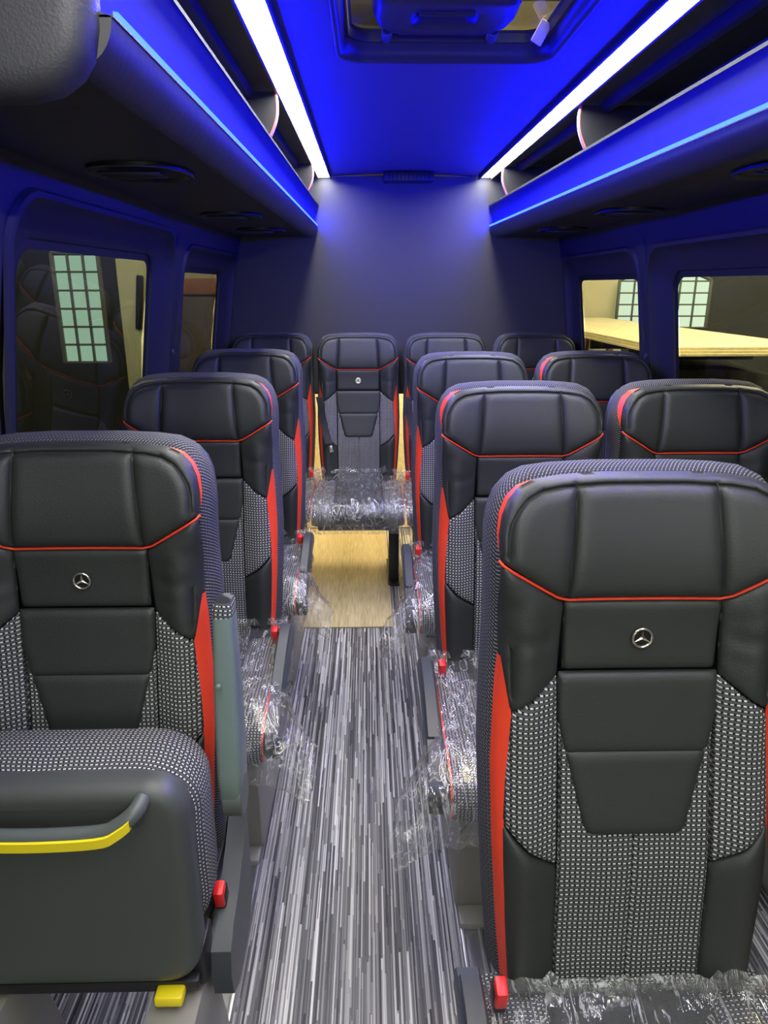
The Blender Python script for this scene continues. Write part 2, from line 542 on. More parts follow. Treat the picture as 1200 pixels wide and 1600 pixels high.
def shell_mesh():
    V = []; F = []
    out = resample(SILH, .02, False); n = len(out)
    lay = [(.100, -.012), (.106, .002), (.118, .002), (.128, -.02), (.134, -.06)]
    for d, o in lay:
        for i, (x, s) in enumerate(out):
            a = out[max(i - 1, 0)]; b = out[min(i + 1, n - 1)]
            dx, dy = b[0] - a[0], b[1] - a[1]; L = math.hypot(dx, dy); nx, ny = dy / L, -dx / L
            sc = 1.0
            V.append((x + nx * o, ysp(s) + .010 + d - .02 * max(0, (s - .5)) , ZJ + (s + ny * o) * .992 - .012))
    L = len(lay)
    for l in range(L - 1):
        for i in range(n - 1): F.append((l * n + i, l * n + i + 1, (l + 1) * n + i + 1, (l + 1) * n + i))
    F.append(tuple((L - 1) * n + i for i in range(n)))
    return mesh('backrest_shell', V, F, SHELL)

def piping():
    pts = [(-.2095, .657), (-.205, .652), (-.16, .624), (-.125, .602), (-.108, .597), (0, .597), (.108, .597), (.125, .602), (.16, .624), (.205, .652), (.2095, .657)]
    pts = resample(pts, .012, False)
    q = [P(x, s, .0030) for x, s in pts]
    return tube('headrest_piping', q, .0021, RED, 8)

def stitch(name, pts, off):
    q = [P(x, s, off) for x, s in resample(pts, .01, False)]
    return tube(name, q, .0009, BLK, 5)

HEAD = [(-.108, .599), (.108, .599), (.125, .604), (.16, .626), (.208, .658)] + [p for p in SIL if p[1] > .66]
HEAD += [(-x, s) for x, s in reversed(SIL) if s > .66] + [(-.208, .658), (-.16, .626), (-.125, .604)]
_hb = [(.197, .664), (.1965, .69), (.192, .711), (.183, .727), (.170, .742), (.150, .752), (.12, .757), (.06, .760)]
HSEAM = [_hb + [(-x, q) for x, q in reversed(_hb)], [(-.110, .597), (-.104, .68), (-.099, .760)], [(.110, .597), (.104, .68), (.099, .760)]]
SHLD = [(.114, .593), (.128, .600), (.16, .622), (.2065, .653), (.2075, .62), (.2055, .56), (.204, .52), (.188, .43), (.160, .447), (.119, .480)]
FABW = [(.119, .478), (.160, .445), (.187, .428), (.190, .38), (.194, .33), (.197, .262), (.160, .224), (.115, .192), (.114, .34)]
LOWW = [(.115, .189), (.160, .221), (.197, .259), (.196, .20), (.191, .10), (.183, -.02), (.112, -.02)]
P1 = [(-.111, .489), (.111, .489), (.113, .594), (-.113, .594)]
P2 = [(-.106, .362), (.106, .362), (.1165, .42), (.1165, .485), (-.1165, .485), (-.1165, .42)]
P3 = [(-.070, .243), (-.060, .239), (.060, .239), (.070, .243), (.077, .252), (.106, .368), (-.106, .368), (-.077, .252)]
CFAB = [(-.112, -.02), (.112, -.02), (.113, .19), (.112, .34), (.117, .478), (-.117, .478), (-.112, .34), (-.113, .19)]

def emblem_meshes(gold):
    s = .540; c = Vector(P(0, s, .0110)); R = .0150
    bm = bmesh.new()
    def disc(r0, y0, r1, y1, n=32):
        a = [bm.verts.new((r0 * cos(2 * pi * k / n), y0, r0 * sin(2 * pi * k / n))) for k in range(n)]
        b = [bm.verts.new((r1 * cos(2 * pi * k / n), y1, r1 * sin(2 * pi * k / n))) for k in range(n)]
        for k in range(n): bm.faces.new((a[k], a[(k + 1) % n], b[(k + 1) % n], b[k]))
        return a, b
    a, b = disc(R * .9, 0.004, R * .9, -.001); bm.faces.new(b)
    dm = bm_mesh('emblem', bm, GOLD if gold else EMBK)
    ring = tube('emblem_ring', [(R * .93 * cos(2 * pi * k / 36), -.002, R * .93 * sin(2 * pi * k / 36)) for k in range(36)], .0017, CHROME, 8, True)
    bm = bmesh.new(); ctr = bm.verts.new((0, -.0042, 0)); pts = []
    for k in range(6):
        an = radians(90 + 60 * k); r = R * .9 if k % 2 == 0 else R * .17
        pts.append(bm.verts.new((r * cos(an), -.0018, r * sin(an))))
    for k in range(6): bm.faces.new((ctr, pts[k], pts[(k + 1) % 6]))
    star = bm_mesh('emblem_star', bm, CHROME if not gold else EMBK, 5)
    return c, dm, ring, star

def superbox(name, c, s, mat, e=.45, nu=28, nv=16, wob=0, slope=0):
    V = []; F = []
    def sp(v, p): return math.copysign(abs(v) ** p, v)
    for i in range(nv + 1):
        ph = -pi / 2 + pi * i / nv
        for j in range(nu):
            th = 2 * pi * j / nu
            x = sp(cos(ph), e) * sp(cos(th), e * .8); y = sp(cos(ph), e) * sp(sin(th), e * .8); z = sp(sin(ph), e)
            X, Y, Z = x * s[0] / 2, y * s[1] / 2, z * s[2] / 2
            if wob: Z += wob * noise.noise(Vector((X * 9, Y * 9, 1)))
            V.append((c[0] + X, c[1] + Y, c[2] + Z - slope * Y))
    for i in range(nv):
        for j in range(nu):
            k = (j + 1) % nu
            F.append((i * nu + j, i * nu + k, (i + 1) * nu + k, (i + 1) * nu + j))
    return mesh(name, V, F, mat)

def yz_profile_cushion(name, x0, x1, mat, grow=0, rnd=.012):
    """cushion slab between x0 and x1 : side view outline swept across, ends rolled"""
    out = [(.02, .45), (-.08, .458), (-.20, .455), (-.33, .460), (-.42, .462), (-.465, .452), (-.49, .430), (-.498, .40), (-.492, .37), (-.475, .352), (-.44, .346), (-.2, .345), (.02, .36)]
    cy = sum(p[0] for p in out) / len(out); cz = sum(p[1] for p in out) / len(out)
    rings = []
    xs = []
    for k in range(5): xs.append((x0 + rnd * (1 - cos(k / 4 * pi / 2)), rnd * (1 - sin(k / 4 * pi / 2))))
    mid = 6
    for k in range(1, mid): xs.append((x0 + rnd + (x1 - x0 - 2 * rnd) * k / mid, -.004 * sin(pi * k / mid)))
    for k in range(4, -1, -1): xs.append((x1 - rnd * (1 - cos(k / 4 * pi / 2)), rnd * (1 - sin(k / 4 * pi / 2))))
    out = resample(out, .03)
    n = len(out)
    nr = []
    for i in range(n):
        a = out[i - 1]; b = out[(i + 1) % n]; dx, dy = b[0] - a[0], b[1] - a[1]; L = math.hypot(dx, dy)
        nr.append((dy / L, -dx / L))
    for x, ins in xs:
        rings.append([(x, y - ny * (-ins + grow) * -1 * -1 if False else y - ny2 * (ins - grow), z - nz2 * (ins - grow)) for (y, z), (ny2, nz2) in zip(out, nr)])
    # pick orientation of the outline normals (outward)
    a = Vector((0, out[0][0] - cy, out[0][1] - cz)); b = Vector((0, *nr[0]))
    if a.dot(b) < 0:
        rings = []
        for x, ins in xs: rings.append([(x, y + ny2 * (ins - grow), z + nz2 * (ins - grow)) for (y, z), (ny2, nz2) in zip(out, nr)])
    return sweep(name, lambda i: rings[i], len(rings), mat, sharp=60, swap=True)

def armrest_down():
    # long drooping bar beside the cushion, pivot at the back
    rings = []
    path = [(-.03, .482, .020), (-.06, .490, .026), (-.11, .487, .032), (-.18, .474, .034), (-.26, .450, .034), (-.34, .422, .032), (-.41, .393, .030), (-.435, .376, .024)]
    for y, z, h in path:
        w = .021
        rings.append([(w * cos(2 * pi * k / 16 + .2) * (1 if abs(cos(2 * pi * k / 16 + .2)) < .7 else 1), y + .0, z + h * max(-1, min(1, 1.35 * sin(2 * pi * k / 16 + .2)))) for k in range(16)])
        rings[-1] = [(max(-.9 * w, min(.9 * w, p[0] * 1.35)), p[1], p[2]) for p in rings[-1]]
    return sweep('armrest', lambda i: rings[i], len(rings), ARMD, sharp=50)

CACHE = {}
def get(k, f):
    if k not in CACHE: CACHE[k] = f()
    return CACHE[k]

EDGE = edge_mesh()[0]

def seat(name, label, X, Y, arm=0, buckle=0, tip=False, gold=False, group='passenger seats', legs=(-1, 1), dz=0, legmat=None, emb=True, raised=False, cres=(), drop=0, rec=0):
    t = thing(name, label, 'seat', (X, Y, 0), group)
    def ch(n, me, par=t, loc=(0, 0, 0)):
        if n in ('seat_cushion', 'side_bolster', 'cushion_piping'): loc = (0, 0, -drop)
        o = link(n, me, par, loc)
        if rec and par is t and (n.startswith('backrest') or n in ('headrest', 'shoulder_panel', 'fabric_bolster', 'leather_bolster', 'red_insert', 'emblem')):
            p = Vector((0, 0, ZJ)); M = Matrix.Rotation(-rec, 3, 'X')     # backrest reclined about its hinge
            o.location = p + M @ (Vector(loc) - p); o.rotation_euler = (-rec, 0, 0)
        return o
    hd = ch('headrest', get('head', lambda: pad('headrest', HEAD, LEATHER, .013, .017, HSEAM, .0, .009)))
    ch('headrest_piping', get('pip', piping), hd)
    for q in (1, 2):
        ch('headrest_seam', get('hs%d' % q, lambda: tube('headrest_seam', [P(x, z, .0012) for x, z in resample(HSEAM[q], .01, False)][1:], .0013, BLK, 6)), hd)
    ch('backrest_cover', EDGE)
    ch('backrest_shell', get('shell', shell_mesh))
    for k, sgn in (('r', 1), ('l', -1)):
        mir = sgn < 0
        ch('shoulder_panel', get('sh' + k, lambda: pad('shoulder_panel', SHLD, LEATHER, .007, .010, [[(.188, .525), (.186, .455)]], mirror=mir, wr=.0035)))
        ch('fabric_bolster', get('fb' + k, lambda: pad('fabric_bolster', FABW, WEAVE, .008, .012, mirror=mir)))
        ch('leather_bolster', get('lb' + k, lambda: pad('leather_bolster', LOWW, LEATHER, .009, .014, mirror=mir)))
        ch('red_insert', get('ri' + k, lambda: red_insert(sgn)))
        if sgn in cres: ch('red_crescent', get('rc' + k, lambda: red_crescent(sgn)), hd)
        if 2 * sgn in cres: ch('red_crescent', get('rd' + k, lambda: red_crescent(sgn, .009)), hd)
    ch('backrest_fabric', get('cf', lambda: pad('backrest_fabric', CFAB, WEAVE, .006, .010, [[(0, -.02), (0, .24)]])))
    p1 = ch('backrest_panel', get('p1', lambda: pad('backrest_panel', P1, LEATHER, .007, .012, base=.001)))
    ch('backrest_panel', get('p2', lambda: pad('backrest_panel', P2, LEATHER, .009, .013, base=.002)))
    ch('backrest_panel', get('p3', lambda: pad('backrest_panel', P3, LEATHER, .010, .015, base=.002)))
    if emb:
        c, dm, ring, star = get('emb%d' % gold, lambda: emblem_meshes(gold))
        e = ch('emblem', dm, t, c); ch('emblem_ring', ring, e); ch('emblem_star', star, e)
        if gold: e['label'] = 'pale gold round emblem'
    if not tip:
        ch('seat_cushion', get('cu', lambda: yz_profile_cushion('seat_cushion', -.125, .125, LEATHER)))
        for sgn in (-1, 1):
            ch('side_bolster', get('cb%d' % sgn, lambda: yz_profile_cushion('side_bolster', .125 if sgn > 0 else -.222, .222 if sgn > 0 else -.125, WEAVE)))
            ch('cushion_piping', get('cp%d' % sgn, lambda: tube('cushion_piping', [(sgn * .223, y, z) for y, z in ((-.02, .452), (-.2, .452), (-.38, .456), (-.45, .450), (-.485, .42), (-.49, .385), (-.475, .358))], .0028, RED, 8)))
        ch('seat_frame', get('fr', lambda: box('seat_frame', (0, -.21, .328), (.40, .44, .034), BLK, .008)))
        for lx in legs:
            me = get('leg%s' % ('b' if legmat else ''), lambda: leg_mesh(legmat))
            ch('leg', me, t, (lx * .155, 0, 0))
    if arm:
        a = ch('armrest', get('ad', armrest_down), t, (arm * (.250 if arm < 0 else .240), 0, 0))
        ch('armrest_pad', get('ap', lambda: sweep('armrest_pad', lambda i: [(sx * .0175, y, z + dzz) for sx, dzz in ((-1, 0), (1, 0), (.8, .006), (-.8, .006))] if False else
            [(-.0165, AP[i][0], AP[i][1]), (.0165, AP[i][0], AP[i][1]), (.013, AP[i][0], AP[i][1] + .007), (-.013, AP[i][0], AP[i][1] + .007)], len(AP), SHELL)), a)
        ch('armrest_tip', get('at', lambda: box('armrest_tip', (0, -.418, .360), (.040, .045, .050), BLK, .008)), a)
    if buckle:
        b = ch('buckle', get('bk', lambda: box('buckle', (0, 0, 0), (.020, .034, .062), BLK, .006, rot=(.25, 0, 0))), t, (buckle * .205, -.05, .470) if not tip else (buckle * .226, -.075, .425))
        ch('release_button', get('bb', lambda: box('release_button', (0, -.011, .020), (.018, .028, .042), REDP, .004, rot=(.25, 0, 0))), b)
    t.location.z = dz
    return t

AP = [(-.055, .513), (-.11, .519), (-.18, .508), (-.26, .484), (-.33, .458)]

def leg_mesh(mat=None):
    bm = bmesh.new()
    if mat:
        add_box(bm, (0, -.33, .165), (.052, .06, .33), .006)
        add_box(bm, (0, -.22, .006), (.06, .36, .012), .003)
        add_box(bm, (0, -.10, .165), (.04, .05, .33), .006)
        return bm_mesh('leg', bm, mat)
    # pedestal plate: broad front face, rounded foot, tapering towards the floor
    V = []
    prof = [(-.40, .345), (-.405, .20), (-.395, .045), (-.385, .018), (-.06, .018), (-.05, .05), (-.09, .20), (-.04, .345)]
    rings = []
    for x, ins in ((-.040, .006), (-.036, 0), (.036, 0), (.040, .006)):
        rings.append([(x, y + (ins if y < -.2 else -ins), z + (ins if z < .1 else 0)) for y, z in prof])
    t = sweep('leg', lambda i: rings[i], 4, PED)
    bm.from_mesh(t)
    add_box(bm, (0, -.23, .011), (.066, .42, .020), .004)
    return bm_mesh('leg', bm, PED)

# ------------------------------------------------------------------ seats
SEATS = [
 # name, label, X, Y, arm side, buckle side, options
 ('R1', 'black leather seat nearest on the right of the aisle, chrome star emblem', .389, .822, -1, -1, dict(cres=(-2, 2), drop=.025, rec=.055, dz=.006)),
 ('R2', 'second black leather aisle seat on the right, directly behind the nearest one', .396, 1.745, -1, -1, dict(cres=(-1,))),
 ('R3', 'third black leather aisle seat on the right, partly hidden, in front of the back row', .388, 2.615, -1, -1, {}),
 ('R4', 'back row black leather seat just right of the centre seat', .406, 3.730, 0, -1, dict(legmat=BLK)),
 ('W2', 'window seat on the right with red edged headrest, cut by the photo edge', .874, 1.770, 0, 0, dict(cres=(-1,))),
 ('W3', 'window seat on the right in front of the rearmost corner seat, below the window pillar', .866, 2.640, 0, 0, dict(cres=(-1,))),
 ('W4', 'back row corner seat at the far right under the small side window', .885, 3.750, 0, 0, dict(legmat=BLK)),
 ('L2', 'second black leather seat on the left, directly behind the folding seat', -.487, 1.950, 1, 1, dict(cres=(2,))),
 ('L3', 'third black leather seat on the left beside the pale wooden floor', -.487, 2.760, 1, 1, {}),
 ('L4', 'back row corner seat at the far left with red side strip', -.520, 3.800, 0, 1, dict(legmat=BLK)),
 ('C4', 'middle seat of the back row facing down the aisle, pale gold emblem', -.058, 3.740, 0, 0, dict(legmat=BLK, gold=True, legs=(1.15,))),
]
S = {}
for k, lab, x, y, a, b, kw in SEATS:
    S[k] = seat('passenger_seat', lab, x, y, a, b, **kw)
S['L1'] = seat('folding_seat', 'nearest left seat with its cushion tipped up, showing grey underside and yellow handle strip', -.495, 1.080, 0, 1, tip=True, cres=(2,))
L1 = S['L1']

# tipped up cushion of the nearest left seat
def rr_loft(name, layers, mat, n=8, sharp=50):
    rings = [[(x, y, z) for x, z in rrect(-w, w, z0, z1, r, n)] for (y, w, z0, z1, r) in layers]
    return sweep(name, lambda i: rings[i], len(rings), mat, sharp=sharp)
link('tipped_cushion', rr_loft('tipped_cushion', [(-.015, .17, .47, .70, .05), (-.030, .198, .44, .745, .07), (-.055, .220, .43, .765, .08), (-.10, .228, .425, .774, .085), (-.145, .226, .43, .770, .08), (-.165, .214, .44, .762, .075)], WEAVE), L1)
ush = link('cushion_underside', rr_loft('cushion_underside', [(-.160, .216, .385, .764, .060), (-.190, .218, .382, .767, .062), (-.203, .214, .387, .763, .058), (-.209, .204, .396, .754, .05), (-.211, .194, .406, .744, .042), (-.2085, .176, .425, .728, .035), (-.2080, .10, .50, .70, .03)], PANELG), L1)
# recess lip behind the grab bar
link('handle_recess', rr_loft('handle_recess', [(-.200, .155, .700, .745, .02), (-.2085, .158, .697, .748, .022), (-.2093, .150, .701, .744, .02)], principled('recess_plastic', (.040, .045, .043), .45)), ush)
hp = [(-.158, -.206, .750), (-.152, -.226, .742), (-.130, -.236, .727), (-.10, -.240, .717), (0, -.242, .714), (.10, -.240, .717), (.130, -.236, .727), (.152, -.226, .742), (.158, -.206, .750)]
def smoothpath(p, k=4):
    out = []
    for i in range(len(p) - 1):
        a = Vector(p[max(i - 1, 0)]); b = Vector(p[i]); c = Vector(p[i + 1]); d = Vector(p[min(i + 2, len(p) - 1)])
        for q in range(k):
            t = q / k
            out.append(.5 * ((2 * b) + (-a + c) * t + (2 * a - 5 * b + 4 * c - d) * t * t + (-a + 3 * b - 3 * c + d) * t ** 3))
    out.append(Vector(p[-1])); return out
hs = smoothpath(hp)
hb = link('grab_bar', tube('grab_bar', hs, .0125, GREY, 12), ush)
rings = [[(p.x, p.y - .0095, p.z + .004), (p.x, p.y - .0150, p.z + .001), (p.x, p.y - .0140, p.z - .015), (p.x, p.y - .006, p.z - .0165)] for p in hs[5:-5]]
link('yellow_strip', sweep('yellow_strip', lambda i: rings[i], len(rings), YEL), hb)
link('foot_rail', box('foot_rail', (0, -.175, .372), (.42, .055, .024), BLK, .006), L1)
link('release_tab', box('release_tab', (.165, -.212, .368), (.046, .030, .020), YEL, .005), L1)
bk = link('side_bracket', sweep('side_bracket', lambda i: [(.236 + (-.017, -.013, .013, .017)[i], y, z) for y, z in [(.06, .50), (.0, .46), (-.06, .425), (-.115, .41), (-.150, .385), (-.160, .34), (-.15, .29), (-.11, .265), (-.02, .26), (.06, .30)]], 4, SHELL), L1)
link('hinge_block', box('hinge_block', (.208, -.155, .395), (.022, .06, .085), BLK, .006), L1)
for lx in (-.15, .17):
    link('leg', get('leg', lambda: leg_mesh(None)), L1, (lx, .02, 0))
link('seat_frame', box('seat_frame', (0, -.06, .35), (.40, .17, .04), BLK, .008), L1)
# raised armrest
rings = []
for z, w, d in [(.60, .018, .03), (.61, .020, .038), (.66, .0215, .040), (.74, .021, .036), (.83, .0195, .032), (.91, .0175, .029), (.940, .017, .027)]:
    rings.append([(.247 + x, -.02 + y * d / .03 + .10 * (z - .53), z) for x, y in rrect(-w, w, -.03, .03, .010, 4)])
ar = link('armrest', sweep('armrest', lambda i: rings[i], len(rings), ARMG, sharp=50), L1)
ar['label'] = 'raised grey armrest standing upright'
rings = []
for z, w, d in [(.9405, .017, .027), (.955, .0165, .026), (.965, .013, .021)]:
    rings.append([(.247 + x, -.02 + y * d / .03 + .10 * (z - .53), z) for x, y in rrect(-w, w, -.03, .03, .010, 4)])
link('armrest_pad', sweep('armrest_pad', lambda i: rings[i], len(rings), WEAVE), ar)
def cyl_x(name, c, r, w, mat, n=24, bev=.003):
    rings = []
    for x, rr in ((-w / 2, r - bev), (-w / 2 + bev, r), (w / 2 - bev, r), (w / 2, r - bev)):
        rings.append([(c[0] + x, c[1] + rr * cos(2 * pi * k / n), c[2] + rr * sin(2 * pi * k / n)) for k in range(n)])
    return sweep(name, lambda i: rings[i], 4, mat)
link('armrest_pivot', cyl_x('armrest_pivot', (.250, -.015, .600), .038, .036, GREY), ar)
link('armrest_button', box('armrest_button', (.240, -.034, .83), (.010, .010, .010), ARMG, .004), ar)

# seat belts on the back row
def belt(root, side):
    pts = smoothpath([(-.224, .44), (-.219, .42), (-.2115, .356), (-.196, .284), (-.178, .222)], 4)if False else [(-.226, .455), (-.219, .42), (-.2115, .356), (-.196, .284), (-.178, .215)]
    pts = resample(pts, .02, False)
    rings = []
    for x, q in pts:
        w = .019; a = P(x, q, .013); b = P(min(x + 2 * w, -.12), q, .013)
        yy = min(a[1], b[1])
        rings.append([(a[0], a[1] - .001, a[2]), (b[0], b[1], b[2]), (b[0], b[1] - .002, b[2]), (a[0], a[1] - .003, a[2])])
    b_ = link('seat_belt', sweep('seat_belt', lambda i: rings[i], len(rings), WEB), root)
    c = P(-.158, .212, .022)
    link('belt_tongue', box('belt_tongue', c, (.056, .012, .014), BLK, .004, rot=(0, -.25, 0)), b_)
    link('belt_latch', box('belt_latch', (c[0] + .010, c[1] - .002, c[2] - .026), (.020, .004, .036), CHROME, .0015, rot=(0, -.25, 0)), b_)
belt(S['C4'], -1); belt(S['R4'], -1)

# ------------------------------------------------------------------ plastic covers
def cover(X, Y, lab, flare=0, seed=1, hem=.345, rise=.03, drop=0):
    path = [(.005, .485 + rise), (-.012, .480), (-.05, .474), (-.14, .473), (-.25, .472), (-.36, .478), (-.43, .478), (-.480, .460), (-.510, .430), (-.520, .395), (-.515, .36), (-.505, .325 if not flare else .315)]
    path = resample(path, .011, False)
    nv = len(path); U = [i / 56 * 2 - 1 for i in range(57)]
    V = []; F = []
    W = .232
    for j, (y, z) in enumerate(path):
        front = max(0, (-y - .33) / .19)
        for i, u in enumerate(U):
            tw = .315                                  # sheet half width measured along the sheet
            a = u * tw; ax = abs(a)
            if ax < W: x = ax; zd = 0
            else: x = W + .012 * sin(min(1, (ax - W) / .05) * pi / 2); zd = ax - W
            sg = 1 if a >= 0 else -1
            yy = y; zz = z - zd * (1.0 if j > 3 else .3)
            zz = max(zz, .318 + .012 * noise.noise(Vector((a * 30, y * 30, seed))))
            if flare and sg == flare and ax > W * .96:
                k = (ax - W * .96) / (tw - W * .96)
                ff = k * exp(-((y + .47) / .15) ** 2)
                x += .10 * ff; zz -= .02 * ff; yy -= .03 * ff
                x += .02 * k * noise.noise(Vector((y * 30, seed, 0)))
            n1 = noise.noise(Vector((x * sg * 22 + seed * 7, yy * 14, zz * 14)))
            n2 = abs(noise.noise(Vector((x * sg * 46 + seed * 3, yy * 26 + 5, zz * 26))))
            n3 = abs(noise.noise(Vector((x * sg * 90 + 9, yy * 40 + 5 + seed, zz * 40))))
            d = .009 * n1 + .014 * (.35 - n2) * .8 - .006 * n3 + .006
            d = max(d, -.0015) + .002
            # outward direction: up on top, forward on the front
            fy = max(0, min(1, (-y - .40) / .09)); fz = 1 - fy
            if j < 3:
                zz += (.018 * max(0, noise.noise(Vector((a * 18, seed, 2)))) + .02 * max(0, noise.noise(Vector((a * 45, seed, 5))))) * (3 - j) / 2
                yy -= .012
                V.append((x * sg, yy - d, zz))
            else:
                V.append((x * sg + (sg * d if ax > W else 0), yy - d * fy * 1.3, zz + d * fz * (1 if ax < W else .2)))
    nu = len(U)
    for j in range(nv - 1):
        for i in range(nu - 1):
            a = j * nu + i; F.append((a, a + 1, a + nu + 1, a + nu))
    me = mesh('plastic_cover', V, F, FILM)
    o = link('plastic_cover', me, None, (X, Y, -drop))
    tag(o, lab, 'plastic cover', 'clear plastic covers on the seat cushions')
    return o
cover(.389, .807, 'crumpled clear plastic over the cushion of the nearest right seat, at the bottom edge', 0, 1, rise=.02, drop=.024)
cover(.396, 1.745, 'clear plastic sagging over the second right aisle seat cushion, beside its armrest', -1, 2)
cover(.388, 2.615, 'clear plastic on the third right aisle seat cushion, flaring towards the aisle', -1, 3)
cover(-.487, 1.950, 'clear plastic hanging off the second left seat cushion behind the upright armrest', 1, 4)
cover(-.487, 2.760, 'clear plastic hanging off the third left seat cushion above the wooden floor edge', 1, 5)
cover(-.058, 3.740, 'crumpled clear plastic over the middle cushion of the back row', 0, 6, rise=.035)
cover(.406, 3.730, 'clear plastic on the back row cushion right of the middle one', 0, 7, rise=.03)
cover(-.520, 3.800, 'clear plastic on the back row cushion left of the middle one', 0, 8, rise=.03)

# ------------------------------------------------------------------ floor
def quadmesh(name, pts, mat): return mesh(name, pts, [tuple(range(len(pts)))], mat, False)
struct(link('floor', box('floor', (.17, 2.3, -.02), (1.96, 5.4, .04), CARPET, 0)))
o = link('wooden_floor_panel', box('wooden_floor_panel', (-.335, 3.555, .0035), (.87, 1.35, .007), PLY, .001))
tag(o, 'pale oak look floor sheet between the striped carpet and the back row', 'floor panel')
ld = link('floor.001', box('floor_rear', (.17, 4.62, .004), (1.9, .74, .008), PLY, 0)); struct(ld)
for i, (x, l) in enumerate([(-.325, 1.9), (.235, 2.2)]):
    bm = bmesh.new()
    for dx in (-.021, .021): add_box(bm, (x + dx, 1.85, .004), (.010, l + .4, .008), .001)
    add_box(bm, (x, 1.85, .0015), (.05, l + .4, .003), 0)
    struct(link('trim_%d' % (i + 1), bm_mesh('floor_track', bm, STEEL)))

# ------------------------------------------------------------------ walls
WZ = [(0, -.765), (.50, -.785), (.95, -.785), (1.27, -.757), (1.56, -.70), (1.71, -.665), (1.80, -.63), (2.01, -.55)]
CX = .17
def wallx(z):
    if z <= 0: return WZ[0][1]
    for (z0, x0), (z1, x1) in zip(WZ, WZ[1:]):
        if z0 <= z <= z1: return x0 + (x1 - x0) * (z - z0) / (z1 - z0)
    return WZ[-1][1]
def W3(y, z, side, out=0):
    x = wallx(z) - out
    return (x, y, z) if side < 0 else (2 * CX - x, y, z)

WIN = {-1: [((1.49, 2.71, .93, 1.645), (1.61, 2.60, 1.00, 1.563)), ((2.86, 3.93, .93, 1.61), (2.97, 3.80, 1.00, 1.535))],
       1: [((1.52, 2.775, .93, 1.60), (1.64, 2.66, 1.00, 1.512)), ((2.875, 3.97, .93, 1.60), (2.985, 3.87, 1.00, 1.508))]}
wn = 1
def flatmesh(name, V, F, mat, th, side):
    return mesh(name, V, F, mat)
for side in (-1, 1):
    nm = 'wall_left' if side < 0 else 'wall_right'
    outer = [(.55, 0), (4.0, 0), (4.0, 2.0), (.55, 2.0)]
    holes = [rrect(a, b, c, d, .11, 8) for (a, b, c, d), g in WIN[side]]
    V2, F = fill2d(outer, holes, .06)
    V = [W3(y, z, side) for y, z in V2]; n = len(V)
    V += [W3(y, z, side, .06) for y, z in V2]
    FF = F + [tuple(reversed([i + n for i in f])) for f in F]
    me = bpy.data.meshes.new(nm); me.from_pydata(V, [], FF); me.materials.append(WALLM)
    me.polygons.foreach_set('use_smooth', [True] * len(me.polygons)); me.update()
    struct(link(nm, me))
    for (o_, g_) in WIN[side]:
        A = rrect(*o_, .11, 8)
        lay = []
        cyo = (o_[0] + o_[1]) / 2; czo = (o_[2] + o_[3]) / 2
        def shrink(k, rad, out):
            q = [o_[i] + (g_[i] - o_[i]) * k for i in range(4)]
            return [W3(y, z, side, out) for y, z in rrect(*q, rad, 8)]
        lay = [shrink(-.16, .12, -.001), shrink(-.08, .118, -.010), shrink(.05, .11, -.010), shrink(.12, .105, .004), shrink(.30, .10, .022), shrink(.75, .085, .030), shrink(.95, .075, .038), shrink(1.0, .07, .055)]
        fr = link('window_%d' % wn, sweep('window_frame', lambda i: lay[i], len(lay), WALLM, True, False, sharp=40)); struct(fr)
        gp = rrect(*g_, .07, 8)
        V2, F = fill2d(gp, [], .12)
        gm = mesh('window_glass', [W3(y, z, side, .052) for y, z in V2], F, GLASSL if side < 0 else GLASS, True)
        g = link('window_pane', gm, fr)
        # rubber gasket just inside the pane edge
        lay2 = [[W3(y, z, side, .046) for y, z in rrect(g_[0] + k, g_[1] - k, g_[2] + k, g_[3] - k, .065, 8)] for k in (-.004, .018)]
        link('window_gasket', sweep('window_gasket', lambda i: lay2[i], 2, BLK, True, False), fr)
        wn += 1
# pillar trims, screw caps
def pillar(y, side, w):
    zs = [.5 + i * .06 for i in range(20)]
    rings = [[W3(y - w, z, side, -.001), W3(y - w + .008, z, side, -.010), W3(y + w - .008, z, side, -.010), W3(y + w, z, side, -.001)] for z in zs]
    return sweep('pillar', lambda i: rings[i], len(rings), WALLM, False, False)
struct(link('trim_3', pillar(2.785, -1, .05)))
struct(link('trim_4', pillar(2.83, 1, .035)))
struct(link('trim_5', pillar(1.36, -1, .10)))
def capm():
    n = 16; rings = [[(x, r * cos(2 * pi * k / n), r * sin(2 * pi * k / n)) for k in range(n)] for x, r in ((0, .012), (.004, .012), (.007, .009), (.008, .003))]
    return sweep('screw_cap', lambda i: rings[i], 4, SHELL)
cm = capm()
o = link('screw_cap', cm, None, W3(2.785, 1.225, -1, -.009)); tag(o, 'round dark screw cap on the left window pillar', 'screw cap')
o = link('screw_cap', cm, None, W3(2.83, 1.20, 1, -.009), (0, 0, pi)); tag(o, 'round dark screw cap on the right window pillar', 'screw cap')

# back wall: partition above the luggage bay
BW = [(wallx(.90) - .0, .90)] + [(wallx(z), z) for z in (1.27, 1.56, 1.71, 1.80, 2.0)]
poly = BW + [(2 * CX - x, z) for x, z in reversed(BW)]
V2, F = fill2d(poly, [], .12)
V = [(x, 4.0, z) for x, z in V2] + [(x, 4.04, z) for x, z in V2]; n = len(V2)
F2 = F + [tuple(reversed([i + n for i in f])) for f in F]
mb = resample(poly, .12); 
me = mesh('wall_back', V, F2, BACKM, False); struct(link('wall_back', me))
# lower padded hem of the partition
struct(link('trim_6', box('partition_hem', (.17, 4.02, .895), (1.86, .05, .02), BLK, .004)))
